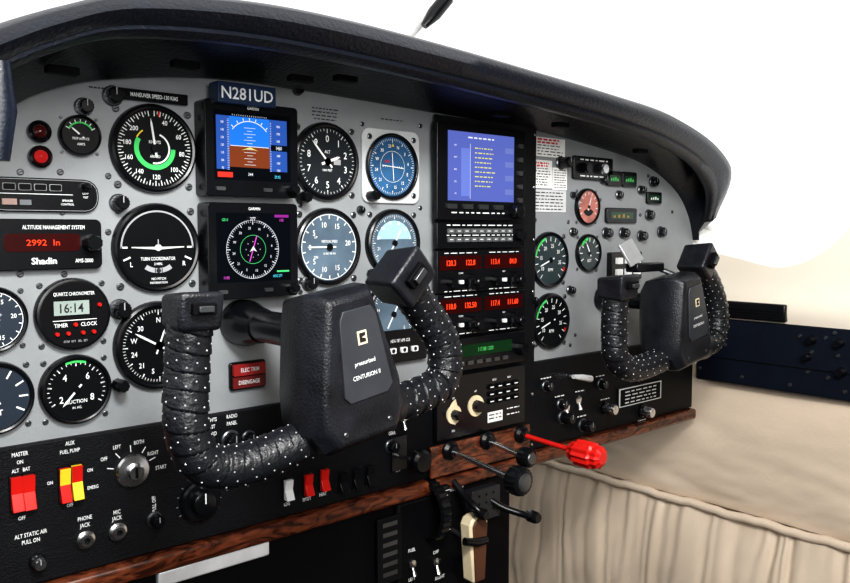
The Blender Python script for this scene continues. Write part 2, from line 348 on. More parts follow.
gauge('turn_coordinator','round black turn coordinator with pale airplane symbol',156,248,87,deco=d_turn)
gauge('compass_card_gauge','black round gauge with compass card and white needle',157,345,86,deco=d_third,knob=[(-.95,-.8)])
gauge('altimeter','black altimeter with numerals nought to nine and white hands',325,162,76,deco=d_alt,knob=[(-.8,-.95)],face=mat('dial_gray_black',(.018,.022,.026),.25,spec=.5))
gauge('vertical_speed_indicator','vertical speed dial with white needle, blue gray glass reflection colored into its face',327,247,76,face=FBLUE,deco=d_vsi)
gauge('course_indicator','course indicator with blue glass reflection colored into its face, in a square light gray bezel',390,167,66,face=FB2,deco=d_nav,square=mat('light_gray_bezel',(.55,.57,.58),.45),sq=1.1,knob=[(-.85,-.9)])
gauge('course_indicator','two-tone course indicator with blue glass reflection colored in and white needle behind yoke grip',392,243,66,face=FBLUE,deco=d_com2,knob=[(-.85,-.9)])
gauge('radio_compass','compass dial with blue gray reflection colored in, partly hidden behind the yoke grip',391,314,64,face=FBLUE,deco=d_com)
gauge('suction_gauge','small black suction gauge marked two to eight',75,389,68,deco=d_suc)
gauge('ammeter','small black propeller anti-ice ammeter',79,136,40,deco=d_amp)
gauge('cylinder_gauge','black dial with white scale beside the clock',-9,320,66,deco=d_vsi,face=mat('dial_navy',(.02,.03,.045),.35))
gauge('fuel_gauge','black dial with white scale beside the suction gauge',-6,398,72,deco=d_egt,face=mat('dial_navy',(.02,.03,.045),.35))
gauge('tachometer','black tachometer dial with green arc',548,260,55,deco=d_eng,face=mat('dial_slate',(.03,.045,.05),.3))
gauge('manifold_pressure_gauge','black manifold pressure dial with green arc',549,321,55,deco=d_eng)
gauge('engine_gauge','small dial with a pinkish dark face',586,207,36,face=FPINK,deco=d_pink)
gauge('engine_gauge','small black engine temperature dial',587,253,37,deco=d_egt,face=mat('dial_slate',(.03,.045,.05),.3))
# clock
p=P(72,314); r=35*S(p); t=T('panel_clock','black digital quartz chronometer with gray display and red buttons','clock',p)
b=B(); b.lathe([(r*1.04,0),(r*1.04,.004),(r,.007),(r*.93,.0075)],BLK,n=48); b.disc(r*.93,.0076,BLKM,n=48); part(b,'case',t)
b=B(); b.rrect(.56*r,.24*r,.002,.007,.0079,BLK,(-.08*r,.2*r)); b.rect(-.56*r,.40*r,.0*r,.40*r,.0081,LCD); part(b,'display',t)
b=B(); b.text('16:14',-.08*r,.2*r,.0084,.26*r,BINK); b.text('QUARTZ CHRONOMETER',0,.6*r,.0080,.10*r,WHT,sx=.78); b.text('TIMER',-.38*r,-.28*r,.0080,.11*r,WHT); b.text('CLOCK',.38*r,-.28*r,.0080,.11*r,WHT); b.text('ST/SP  RST   SEL  SET',0,-.75*r,.0080,.06*r,DIM); b.line((-.6*r,-.15*r),(.6*r,-.15*r),.02*r,.0080,WHT); part(b,'lettering',t)
for x,y in((.68,.25),(.0,-.28),(-.5,-.52),(-.2,-.52),(.2,-.52),(.5,-.52)):
    b=B(); b.lathe([(r*.06,.007),(r*.06,.0095),(r*.05,.0105)],RED,(x*r,y*r),14); part(b,'button',t)
for a in(45,135,225,315):
    x,y=cs(a); b=B(); screw(b,x*r*1.2,y*r*1.2,.0002,r*.085); part(b,'screw',t)
# ---------------- boxed units
def unit(name,label,cat,x0,y0,x1,y1,d,mt=BLK,body='case',r=.003,w0=0.0):
    cx,cz,hw,hh=rp(x0,y0,x1,y1,-d); t=T(name,label,cat,(cx,0,cz)); b=B(); b.rrect(hw,hh,r,w0,d,mt); part(b,body,t,bevel=.0008 if d>.003 else 0)
    return t,hw,hh
t,hw,hh=unit('annunciator_panel','black rounded annunciator plate with four dark windows','panel',-14,178,99,212,.004,r=.012)
b=B(); b.rrect(hw*.97,hh*.92,.011,.0041,.0043,DIM); b.rrect(hw*.96,hh*.89,.0105,.0042,.0045,BLK); part(b,'border_line',t)
for i in range(4):
    b=B(); x=(-.62+i*.27)*hw; b.rrect(.11*hw,.2*hh,.001,.004,.0050,DIM,(x,.45*hh)); b.rrect(.10*hw,.17*hh,.001,.004,.0055,BLKM,(x,.45*hh)); part(b,'annunciator_window',t)
b=B(); b.text('LAMP',.74*hw,.15*hh,.0048,.12*hh,WHT); b.text('TEST',.74*hw,-.08*hh,.0048,.12*hh,WHT); b.text('SPEAKER',.4*hw,-.3*hh,.0048,.13*hh,WHT); b.text('CONTROL',.4*hw,-.52*hh,.0048,.13*hh,WHT); b.line((-.8*hw,.05*hh),(.5*hw,.05*hh),.04*hh,.0048,WHT); part(b,'lettering',t)
b=B(); b.lathe([(.08*hw,.004),(.07*hw,.012),(.04*hw,.014)],BLK,(.74*hw,.6*hh),16); part(b,'button',t)
b=B(); b.box(-.75*hw,-.5*hw,-.6*hh,-.25*hh,.004,.006,mat('worn_gray_plate',(.3,.2,.17),.5)); part(b,'placard',t)
b=B(); b.box(-.45*hw,-.25*hw,-.6*hh,-.3*hh,.004,.0055,DST); part(b,'placard',t)
t,hw,hh=unit('altitude_computer','black altitude management box with red digital readout','avionics',-14,219,102,270,.008,r=.005)
b=B(); b.rrect(.66*hw,.35*hh,.004,.008,.0086,DRED,(-.06*hw,.08*hh)); part(b,'display',t)
b=B(); b.text('2992  In',-.06*hw,.08*hh,.009,.24*hh,LRED,sx=1.3); b.text('ALTITUDE MANAGEMENT SYSTEM',.14*hw,.68*hh,.0083,.16*hh,WHT,sx=.78); b.text('Shadin',-.05*hw,-.64*hh,.0083,.26*hh,WHT,sx=1.15,bold=.03); b.text('AMS-2000',.66*hw,-.66*hh,.0083,.16*hh,WHT,sx=.85); part(b,'lettering',t)
b=B(); b.lathe([(.35*hh,.008),(.33*hh,.02),(.28*hh,.022)],BLK,(.78*hw,.05*hh),20,.05); part(b,'knob',t)
def efis(x0,y0,x1,y1,hsi):
    t,hw,hh=unit('flight_display','square black electronic %s display with lit color screen'%('compass' if hsi else 'attitude'),'flight display',x0,y0,x1,y1,.022,r=.004)
    b=B(); b.text('GARMIN',0,.88*hh,.0223,.06*hh,WHT); part(b,'lettering',t)
    w=.0224; sw=.82*hw; sh=.72*hh; cy=.07*hh; b=B(); b.rect(-sw,sw,cy-sh,cy+sh,w-.0002,SB); part(b,'screen',t)
    b=B()
    if not hsi:
        b.rect(-.82*sw,.6*sw,cy-.0*sh,cy+.85*sh,w,SKY); b.rect(-.82*sw,.6*sw,cy-.62*sh,cy,w,GND); b.rect(-.95*sw,-.62*sw,cy-.7*sh,cy+.85*sh,w+.0002,SN); b.rect(.42*sw,.9*sw,cy-.7*sh,cy+.85*sh,w+.0002,SN)
        b.rect(-.6*sw,.4*sw,cy+.86*sh,cy+.98*sh,w+.0002,SB)
        b.line((-.6*sw,cy),(.4*sw,cy),.02*sh,w+.0003,SW)
        for k in range(-6,7):
            l=.15 if k%2==0 else .07
            if k: b.line((-.1*sw-l*sw,cy+k*.09*sh),(-.1*sw+l*sw,cy+k*.09*sh),.012*sh,w+.0003,SW)
        b.arc(.57*sw,.59*sw,-50,50,w+.0003,SW,(-.1*sw,cy)); b.ticks(.6*sw,.66*sw,-45,45,6,.02*sw,w+.0003,SW,(-.1*sw,cy)); b.poly([(-.1*sw,cy-.02*sh),(-.32*sw,cy-.12*sh),(-.1*sw,cy-.07*sh),(.12*sw,cy-.12*sh)],w+.0005,SY)
        for k in range(-3,4):
            b.text(str(120+k*10),-.80*sw,cy+k*.22*sh,w+.0004,.07*sh,SW,sx=.8); b.text(str(1500+k*100),.66*sw,cy+k*.22*sh,w+.0004,.07*sh,SW,sx=.75)
        for k in range(-14,16): b.line((-.68*sw,cy+k*.05*sh),(-.63*sw,cy+k*.05*sh),.01*sh,w+.0004,SW); b.line((.43*sw,cy+k*.05*sh),(.47*sw,cy+k*.05*sh),.01*sh,w+.0004,SW)
        for k in range(-8,9): b.line(((-.1+k*.055)*sw,cy+.87*sh),((-.1+k*.055)*sw,cy+.91*sh),.01*sw,w+.0004,SW)
        b.rect(.45*sw,.9*sw,cy-.08*sh,cy+.1*sh,w+.0006,SB); b.text('1460',.67*sw,cy+.01*sh,w+.0008,.11*sh,SW,sx=.8)
        b.rect(-.6*sw,.4*sw,cy-.9*sh,cy-.7*sh,w+.0002,SB); b.text('29.92',.62*sw,cy-.86*sh,w+.0008,.09*sh,SC,sx=.85); b.text('344',-.1*sw,cy-.82*sh,w+.0008,.09*sh,SW); b.rect(-.93*sw,-.55*sw,cy-.93*sh,cy-.78*sh,w+.0003,SR)
    else:
        o=(-.05*sw,cy-.06*sh)
        b.arc(.70*sw,.71*sw,0,360,w,SW,o,48); b.ticks(.65*sw,.70*sw,0,355,71,.012*sw,w,SW,o); b.ticks(.60*sw,.70*sw,0,330,11,.02*sw,w,SW,o)
        for s,a in[('N',20),('3',50),('6',80),('E',110),('12',140),('15',170),('S',200),('21',230),('24',260),('W',290),('30',320),('33',350)]:
            x,y=cs(a); b.text(s,o[0]+x*.52*sw,o[1]+y*.52*sw,w,.075*sh,SW)
        b.arc(.34*sw,.35*sw,0,360,w,SG,o,32); b.ticks(.18*sw,.2*sw,0,315,7,.02*sw,w,SW,o)
        b.line((-.15*sw,cy-.42*sh),(.05*sw,cy+.34*sh),.025*sw,w+.0003,SM); b.rect(-.2*sw,.1*sw,cy+.74*sh,cy+.9*sh,w,BLKM); b.text('277',-.05*sw,cy+.83*sh,w+.0003,.1*sh,SW); b.text('115',.75*sw,cy+.8*sh,w,.08*sh,SM); b.rect(.55*sw,.95*sw,cy+.88*sh,cy+.96*sh,w,mat('screen_magenta_dim',(.3,.03,.3),em=1))
        b.text('1105',-.76*sw,cy-.86*sh,w,.08*sh,SM); b.text('HDG 277',.62*sw,cy-.86*sh,w,.08*sh,SC,sx=.8); b.text('GS 0',-.78*sw,cy+.8*sh,w,.08*sh,SG); b.poly([(o[0],o[1]+.1*sh),(-.15*sw,cy-.13*sh),(o[0],cy-.08*sh),(.05*sw,cy-.13*sh)],w+.0005,SW)
        b.rect(.6*sw,.95*sw,cy-.75*sh,cy-.7*sh,w,SG)
    part(b,'screen_symbols',t)
    b=B(); b.lathe([(.1*hw,.022),(.1*hw,.034),(.08*hw,.036)],BLK,(.8*hw,-.82*hh),20,.07); part(b,'knob',t)
    for k in(-.7,.3):
        b=B(); b.rrect(.09*hw,.04*hh,.001,.022,.0235,DST,(k*hw,-.84*hh)); part(b,'button',t)
efis(205,103,298,197,False); efis(208,203,298,298,True)
t,hw,hh=unit('registration_placard','navy placard with white registration letters above the displays','sign',218,84,276,105,.030,mt=mat('navy_placard',(.012,.028,.07),.4),body='plate',r=.001,w0=.012)
b=B(); b.text('N281UD',0,0,.0303,1.15*hh,WHT,sx=1.08); part(b,'lettering',t)
t,hw,hh=unit('speed_placard','thin black placard strip with white speed limit lettering','sign',119,91,188,102,.006,body='plate',r=.001)
b=B(); b.text('MANEUVER SPEED-130 KIAS',0,0,.0064,.75*hh,WHT,sx=.8); part(b,'lettering',t); demote(t,panel)
def knob(px,py,rpx,L=.014,name='knob',label='round black ribbed control knob',m=BLK,cat='knob',cap=None,base=0.0,collar=True,group=None,kn=.08):
    p=P(px,py,-base); r=rpx*S(p); t=T(name,label,cat,p,None)
    b=B(); b.lathe([(r*.85,.001),(r*.95,.004),(r*.9,L*.9),(r*.75,L)],m,n=28,kn=kn); part(b,'knob_body',t,bevel=0)
    if collar: b=B(); b.lathe([(r*1.15,0),(r*1.15,.002),(r,.003)],DST if m is BLK else BLK,n=24); part(b,'collar',t)
    if cap: b=B(); b.lathe([(r*.55,L),(r*.5,L+.0008)],cap,n=20); part(b,'knob_cap',t)
    else: b=B(); b.line((0,0),(0,r*.8),r*.12,L+.0003,DIM); part(b,'index_line',t)
    demote(t,panel if base==0 else sub); return t
def lamp(px,py,rpx,m,label): 
    p=P(px,py); r=rpx*S(p); t=T('indicator_lamp',label,'indicator light',p); b=B(); b.lathe([(r,0),(r,.006),(r*.8,.008),(r*.6,.006)],BLK,n=24); part(b,'bezel',t)
    b=B(); b.lathe([(r*.62,.004),(r*.55,.0075),(r*.3,.0095),(.0001,.01)],m,n=20); part(b,'lens',t); demote(t,panel)
lamp(38,132,11,mat('dark_red_lens',(.05,.006,.006),.15),'dark indicator lamp in black bezel'); lamp(39,157,11,mat('red_lens',(.7,.03,.03),.15,em=.5),'red indicator lamp in black bezel')
for a in[(83,107,8,.012),(112,96,9,.012),(118,203,8,.014),(119,309,9,.014),(297,90,5,.008),(211,309,6,.008),(306,330,6,.012),(360,210,4,.006),(308,283,7,.012)]: knob(*a)
t,hw,hh=unit('trim_disengage_switch','dark red trim disengage switches on black plate','switch',230,361,266,389,.004)
for sgn,w1,mm,tx in((.45,.008,mat('dark_red',(.30,.018,.018),.4),'ELEC TRIM'),(-.45,.006,mat('darker_red',(.14,.012,.012),.4),'DISENGAGE')):
    b=B(); b.rrect(.88*hw,.4*hh,.001,.004,w1,mm,(0,sgn*hh)); b.text(tx,0,sgn*hh,w1+.0003,.30*hh,WHT,sx=.85); part(b,'switch_button',t)
demote(t,panel)
t,hw,hh=unit('mode_selector','small black mode selector with three white buttons','avionics',372,330,427,362,.008)
b=B(); b.text('HDG TRT APR CLR',0,.35*hh,.0084,.2*hh,WHT,sx=.75); part(b,'lettering',t)
for k in(-.3,.1,.5):
    b=B(); b.rrect(.11*hw,.17*hh,.001,.008,.011,WHT,(k*hw,-.25*hh)); b.disc(.06*hw,.0113,BINK,(k*hw,-.25*hh),12); part(b,'button',t)
# ---------------- center stack
xa=P(430,300).x; xb=P(530,300).x; zt=P(480,121).z; xm=(xa+xb)/2
b=B(); b.box(xa,xb,zs+.0005,zt,.0065,.009,CRK); o=part(b,'radio_stack_frame',None,bevel=.001); tag(o,'black metal radio stack frame in the middle of the panel','frame')
for s,x in((1,xa+.004),(1,xb-.004)):
    for i in range(7):
        c=B(); screw(c,x,zs+.01+(zt-zs-.02)*i/6,.009,.0022,SIL); part(c,'screw',o)
def runit(name,label,cat,y0,y1,d=.016,x0=437,x1=525,mt=BLK): return unit(name,label,cat,x0,y0,x1,y1,d,mt=mt,r=.0015,w0=.0091)
t,hw,hh=runit('moving_map_display','black multifunction display with violet blue screen','display',126,220,.018)
w=.0184
b=B(); b.rect(-.78*hw,.72*hw,-.6*hh,.84*hh,w,BLUE); part(b,'screen',t)
b=B(); b.rect(-.5*hw,-.3*hw,-.5*hh,.5*hh,w+.0004,BLUE2); b.line((-.3*hw,-.55*hh),(-.3*hw,.6*hh),.008*hw,w+.0004,SW); b.fuzz(-.35*hw,.25*hw,.73*hh,w+.0005,.03*hh,SW,7)
for k in range(9): b.fuzz(-.2*hw,(.15+.15*random.random())*hw,(.52-.10*k)*hh,w+.0005,.022*hh,SY,6)
for k in range(5): b.text(['INT','WPT','MSG','SCL','FN'][k],-.62*hw,(.55-.25*k)*hh,w+.0004,.035*hh,SW)
for k in range(4): b.rect(.5*hw,.7*hw,(.46-.3*k)*hh,(.58-.3*k)*hh,w+.0004,mat('screen_gray',(.16,.2,.5),em=1))
part(b,'screen_symbols',t)
for k in range(5):
    b=B(); b.rrect(.05*hw,.05*hh,.0008,.018,.0205,DST,(.87*hw,(.65-.3*k)*hh)); part(b,'button',t)
for k in(-.7,-.35,0,.35):
    b=B(); b.rrect(.1*hw,.05*hh,.0008,.018,.0205,DST,(k*hw,-.72*hh)); part(b,'button',t)
b=B(); b.fuzz(-.7*hw,.5*hw,-.85*hh,w,.025*hh,WHT,8); part(b,'lettering',t)
b=B(); b.lathe([(.13*hw,.018),(.12*hw,.03),(.1*hw,.031)],BLK,(.72*hw,-.8*hh),20,.08); part(b,'knob',t)
t,hw,hh=runit('audio_panel','black audio selector panel with rows of small square keys','avionics',223,248)
for r_ in range(2):
    for k in range(9):
        b=B(); b.rrect(.07*hw,.19*hh,.0006,.016,.018,mat('key_gray',(.10,.105,.11),.4),((-.72+k*.165)*hw,(.36-.66*r_)*hh)); b.rect((-.755+k*.165)*hw,(-.685+k*.165)*hw,(.33-.66*r_)*hh,(.39-.66*r_)*hh,.0182,WHT); part(b,'button',t)
b=B(); b.lathe([(.1*hw,.016),(.09*hw,.026)],BLK,(.82*hw,0),18,.08); part(b,'knob',t)
b=B(); b.fuzz(-.8*hw,.7*hw,.82*hh,.0163,.08*hh,WHT,12); b.fuzz(-.8*hw,.7*hw,.03*hh,.0163,.07*hh,WHT,12); part(b,'lettering',t)
def radio(y0,y1,la,lb,lbl):
    t,hw,hh=runit('navigation_radio',lbl,'radio',y0,y1)
    for sx_,s1,s2 in((-.5,la[0],la[1]),(.48,lb[0],lb[1])):
        b=B(); b.rrect(.45*hw,.34*hh,.001,.016,.0166,DRED,(sx_*hw,.42*hh)); part(b,'display',t)
        b=B(); b.text(s1,(sx_-.21)*hw,.42*hh,.0169,.27*hh,LRED,sx=.9,bold=.03); b.text(s2,(sx_+.21)*hw,.42*hh,.0169,.27*hh,LRED,sx=.9,bold=.03); b.text('COMM' if sx_<0 else 'NAV',(sx_)*hw,-.08*hh,.0163,.08*hh,WHT); b.fuzz((sx_-.35)*hw,(sx_+.35)*hw,-.92*hh,.0163,.04*hh,WHT,6); b.fuzz((sx_-.35)*hw,(sx_+.35)*hw,.88*hh,.0163,.04*hh,WHT,6); part(b,'lettering',t)
        b=B(); b.lathe([(.13*hw,.016),(.125*hw,.026),(.08*hw,.026),(.075*hw,.034),(.06*hw,.035)],BLK,((sx_+.22)*hw,-.5*hh),20,.07); part(b,'tuning_knob',t)
        b=B(); b.lathe([(.07*hw,.016),(.065*hw,.026)],BLK,((sx_-.25)*hw,-.5*hh),16,.07); part(b,'volume_knob',t)
        b=B(); b.rrect(.04*hw,.09*hh,.0006,.016,.019,WHT,((sx_)*hw,-.5*hh)); part(b,'button',t)
radio(250,291,('120.3','122.8'),('113.4','84.0'),'black navigation radio with red digits, below the audio panel')
radio(292,333,('118.0','132.50'),('117.4','111.60'),'black navigation radio with red digits, above the green display')
t,hw,hh=runit('transponder','black transponder unit with green display window','radio',336,368)
b=B(); b.rrect(.62*hw,.36*hh,.001,.016,.0166,mat('dark_green_display',(.006,.03,.01),.3,spec=.1),(0.05*hw,.2*hh)); part(b,'display',t)
b=B(); b.text('117.88 1200',.05*hw,.2*hh,.0169,.25*hh,LGRN,sx=.9); part(b,'lettering',t)
for k in range(6): 
    b=B(); b.rrect(.06*hw,.12*hh,.0006,.016,.018,DST,((-.5+k*.2)*hw,-.55*hh)); part(b,'button',t)
for k in(-.82,.84):
    b=B(); b.lathe([(.11*hw,.016),(.1*hw,.028)],BLK,(k*hw,-.1*hh),18,.08); part(b,'knob',t)
t,hw,hh=runit('autopilot_controller','black autopilot controller with two flat cream dials','avionics',372,432,.016)
b=B(); b.arc(.06*hw,.22*hw,200,340,.0172,CRM,(-.55*hw,-.15*hh)); b.lathe([(.15*hw,.016),(.15*hw,.018)],CRM,(-.66*hw,-.22*hh),28); b.lathe([(.08*hw,.018),(.07*hw,.030)],BLK,(-.66*hw,-.22*hh),20,.08); part(b,'turn_knob',t)
b=B(); b.lathe([(.17*hw,.016),(.17*hw,.018)],CRM,(-.18*hw,-.08*hh),28); b.lathe([(.10*hw,.018),(.09*hw,.026)],BLK,(-.18*hw,-.08*hh),20,.08); part(b,'pitch_wheel',t)
for i in range(3):
    for k in range(4):
        b=B(); b.rrect(.07*hw,.08*hh,.0006,.016,.0185,BLKM,((.17+k*.19)*hw,(.45-.24*i)*hh)); b.rect((.13+k*.19)*hw,(.21+k*.19)*hw,(.43-.24*i)*hh,(.465-.24*i)*hh,.0187,WHT); part(b,'button',t)
b=B(); b.text('UP',-.66*hw,.3*hh,.0163,.07*hh,WHT); b.text('AP',-.18*hw,.4*hh,.0163,.07*hh,WHT); b.text('HDG',.25*hw,.68*hh,.0163,.07*hh,WHT); b.text('NAV',.6*hw,.68*hh,.0163,.07*hh,WHT); b.text('DN',-.66*hw,-.75*hh,.0163,.07*hh,WHT); b.rect(.1*hw,.45*hw,-.75*hh,-.4*hh,.0162,PAPER); b.fuzz(.13*hw,.42*hw,-.5*hh,.0165,.04*hh,BINK,3); b.fuzz(.13*hw,.42*hw,-.62*hh,.0165,.04*hh,BINK,3); b.fuzz(.55*hw,.85*hw,-.4*hh,.0164,.04*hh,WHT,4); b.fuzz(.55*hw,.85*hw,-.6*hh,.0164,.04*hh,WHT,4); part(b,'lettering',t)
t,hw,hh=unit('wood_control_plate','burl wood plate around the engine control rods','trim',431,436,530,466,.020,mt=WOOD,body='plate',r=.002,w0=.0165)
# ---------------- right panel items
def placard(x0,y0,x1,y1,lines,d=.0012,red=True):
    t,hw,hh=unit('placard','small white printed placard stuck on the gray panel','sign',x0,y0,x1,y1,d,mt=PAPER,body='plate',r=.0008)
    b=B()
    for k in range(lines): b.fuzz(-.85*hw,(.5+.35*random.random())*hw,(.78-1.55*k/(lines-1))*hh,d+.0003,(1.1 if k<2 and red else .6)*hh/lines,RED if k<2 and red else BINK,6)
    part(b,'print',t); demote(t,panel)
placard(535,138,565,157,6); placard(532,160,552,188,9); placard(553,168,567,190,8,red=False)
t,hw,hh=unit('placard','silver printed placard below the white ones','sign',532,190,566,212,.001,mt=mat('silver_placard',(.6,.61,.62),.4),body='plate',r=.0008)
b=B()
for k in range(6): b.fuzz(-.8*hw,.8*hw,(.75-.3*k)*hh,.0014,.09*hh,BINK,8)
part(b,'print',t); demote(t,panel)
t,hw,hh=unit('heater_control_plate','black control plate with two small knobs','panel',574,157,613,180,.005)
for k in(-.5,.35):
    b=B(); b.lathe([(.16*hw,.005),(.15*hw,.015)],BLK if k<0 else SIL,(k*hw,0),16,.08); part(b,'knob',t)
b=B(); b.fuzz(-.7*hw,.7*hw,.7*hh,.0054,.12*hh,WHT,6); b.fuzz(-.7*hw,.5*hw,-.7*hh,.0054,.12*hh,WHT,6); part(b,'print',t)
def disp(x0,y0,x1,y1,lbl,m=LGRN,s='- -'):
    t,hw,hh=unit('digital_gauge',lbl,'gauge',x0,y0,x1,y1,.005); b=B(); b.rect(-.75*hw,.75*hw,-.45*hh,.45*hh,.0053,mat('dark_green_window',(.01,.05,.02),.2)); part(b,'display',t)
    b=B()
    for k in range(4): b.rect((-.6+.3*k)*hw,(-.45+.3*k)*hw,-.3*hh,(.0+.1*(k%3))*hh,.0056,m)
    part(b,'display_bars',t)
disp(608,171,622,186,'small black gauge with green bars'); disp(623,172,637,187,'small black gauge with green bars'); disp(607,208,637,223,'wide black gauge with amber bars',mat('lcd_amber',(.5,.3,.12),em=.6)); disp(648,192,662,204,'small black gauge near the panel edge',WHT)
for a in[(560,163,6,.02),(572,195,3,.008),(602,180,4,.01),(640,190,4,.01),(652,182,5,.01),(618,195,4,.008),(605,233,5,.012),(622,233,5,.012),(640,236,5,.012),(530,300,4,.012),(569,290,4,.01),(572,232,4,.008),(660,232,5,.01),(648,215,5,.01)]: knob(*a)
t,hw,hh=unit('annunciator_key_block','black key block with two rows of white lit keys','panel',612,252,642,280,.01)
for i in range(2):
    for k in range(3):
        b=B(); b.rrect(.18*hw,.22*hh,.0006,.01,.014,WHT,((-.6+k*.6)*hw,(.4-.8*i)*hh)); part(b,'button',t)
# ---------------- lower switch panel items
def rocker(px,py,wpx,hpx,m,lbl,m2=None):
    p=P(px,py,-.006); s=S(p); hw=wpx/2*s; hh=hpx/2*s; t=T('rocker_switch',lbl,'switch',(p.x,-.006,p.z))
    b=B(); b.rrect(hw*1.2,hh*1.12,.001,0,.002,BLK); part(b,'bezel',t)
    b=B(); b.add([(-hw,-hh,.001),(hw,-hh,.001),(hw,hh,.001),(-hw,hh,.001),(-hw,-hh,.009),(hw,-hh,.009),(hw,0,.004),(-hw,0,.004),(hw,hh,.006),(-hw,hh,.006)],[(4,5,6,7),(0,1,5,4),(3,2,8,9),(0,4,7,9,3),(1,2,8,6,5)],m)
    b.add([(-hw,0,.004),(hw,0,.004),(hw,hh,.006),(-hw,hh,.006)],[(0,1,2,3)],m2 or m); part(b,'rocker',t,bevel=.0005); demote(t,sub)
rocker(16,493,11,34,RED,'red battery master rocker switch'); rocker(28,491,11,34,RED,'red alternator master rocker switch')
rocker(64,484,10,34,RED,'red and yellow fuel pump rocker switch',YEL); rocker(76,481,10,34,YEL,'yellow and red fuel pump rocker switch',RED)
rocker(287,489,9,20,WHT,'white rocker switch on black panel'); rocker(307,484,9,21,RED,'small red rocker switch on black panel'); rocker(323,479,9,21,RED,'small red rocker switch on black panel')
for x in(342,356,369): rocker(x,482-(x-342)*.28,9,20,BLK,'black rocker switch on black panel')
p=P(132,470,-.006); r=17*S(p); t=T('ignition_switch','round steel keyed ignition switch with white position marks','switch',p)
b=B(); b.lathe([(r,0),(r,.003),(r*.9,.005),(r*.5,.006),(r*.48,.011),(r*.4,.012)],SIL,n=32); part(b,'lock_body',t)
b=B(); b.box(-r*.08,r*.08,-r*.3,r*.3,.012,.0125,BLKM); part(b,'key_slot',t)
b=B(); b.ticks(r*1.1,r*1.5,-75,70,4,r*.06,.0005,WHT); part(b,'position_marks',t); demote(t,sub)
for px,py in((85,539),(117,531)):
    p=P(px,py,-.006); r=9*S(p); t=T('headset_jack','round steel headset jack socket with nut','jack',p); b=B(); b.lathe([(r,0),(r,.003),(r*.7,.004),(r*.65,.007),(r*.35,.007),(r*.33,.001)],SIL,n=6*4); part(b,'nut',t); b=B(); b.lathe([(r*.34,.0),(r*.33,.002)],BLKM); part(b,'socket',t); demote(t,sub)
for a in[(37,561,7,.012,'knob','small steel pull knob',SIL),(154,519,7,.014),(230,440,9,.014),(390,446,6,.012),(248,438,7,.012),(205,443,8,.012)]:
    knob(*a,base=.006)
p=P(199,500,-.006); r=21*S(p); t=T('dimmer_dial','broad black round dimmer dial on the switch panel','knob',p); b=B(); b.lathe([(r,0),(r,.005),(r*.9,.007),(r*.6,.007),(r*.55,.014),(r*.45,.015)],BLK,n=36,kn=.02); part(b,'dial',t); b=B(); b.line((0,0),(0,r*.5),r*.07,.0153,WHT); b.ticks(r*1.05,r*1.15,-120,120,10,r*.03,.0005,DIM); part(b,'index_line',t); demote(t,sub)
def lever(px,py,rpx=3,m=SIL,lbl='short steel toggle switch',base=.006,par=None):
    p=P(px,py,-base); s=S(p); t=T('toggle_switch',lbl,'switch',p); b=B(); b.lathe([(rpx*1.6*s,0),(rpx*1.6*s,.002),(rpx*s,.003)],SIL,n=6); part(b,'nut',t)
    b=B(); d=(0,-.005,-.014); b.tube([(0,0,0),(d[0]*.5,d[1]*.5,d[2]*.5),d],[rpx*.45*s,rpx*.6*s,rpx*.9*s],m,10,ref=(1,0,0)); part(b,'toggle',t)
    demote(t,par or sub)
for x,y in((403,418),(566,408),(578,400)): lever(x,y)
for x,y in((545,386),(560,404),(600,384)): knob(x,y,5,.012,base=.006)
for x,y,lab in((582,425,'black'),(605,408,'steel'),(562,417,'black'),(642,411,'steel')): knob(x,y,6,.02,base=.006,m=SIL if lab=='steel' else BLK,label='%s pull knob on the black switch panel'%lab)
b=B()
for px,py in((546,378),(560,396),(600,376),(582,416),(605,399),(580,391),(642,420)): 
    q=P(px,py,-.0064); b.fuzz(q.x-.011,q.x+.011,q.z,.0064,.0016,WHT,4)
part(b,'lettering',sub)
t=T('cabin_heat_lever','silver bar lever on the black switch panel','lever',P(570,376,-.006)); b=B(); b.tube([(-.018,-.02,.004),(0,-.021,.001),(.022,-.02,-.004)],[.003,.0045,.005],ALU,12,ref=(0,1,0)); part(b,'handle',t); b=B(); b.tube([(0,0,0),(.004,-.02,.0)],.003,SIL,8,ref=(0,0,1)); part(b,'stem',t); demote(t,sub)
t,hw,hh=unit('switch_placard','black placard with rows of white print','sign',618,384,662,404,.008,body='plate',r=.001,w0=.006)
b=B(); b.rrect(.95*hw,.9*hh,.001,.008,.0082,WHT); b.rrect(.9*hw,.8*hh,.001,.008,.0084,BLKM)
for k in range(4): b.fuzz(-.7*hw,.7*hw,(.5-.35*k)*hh,.0086,.12*hh,WHT,7)
part(b,'print',t); demote(t,sub)
p=P(398,452,-.006); t=T('landing_gear_lever','black gear lever with round wheel-shaped knob','lever',p)
b=B(); b.box(-.012,.012,-.022,.02,0,.003,BLK); part(b,'plate',t,bevel=.001)
b=B(); b.tube([(0,0,-.005),(.004,-.03,-.005)],.0028,SIL,10,ref=(0,0,1)); part(b,'arm',t)
b=B(); b.lathe([(.011,.028),(.014,.031),(.014,.038),(.011,.041)],BLK,(.006,-.005),24); part(b,'wheel_knob',t); demote(t,sub)
cx,cz,hw,hh=rp(158,555,270,574,-.012); t=T('metal_strip','bright brushed aluminum strip below the wood trim','strip',(cx,-.004,cz)); b=B(); b.box(-hw,hw,-hh*.8,hh*.8,0,.008,ALU); part(b,'plate',t,bevel=.002,segs=3); demote(t,knee)
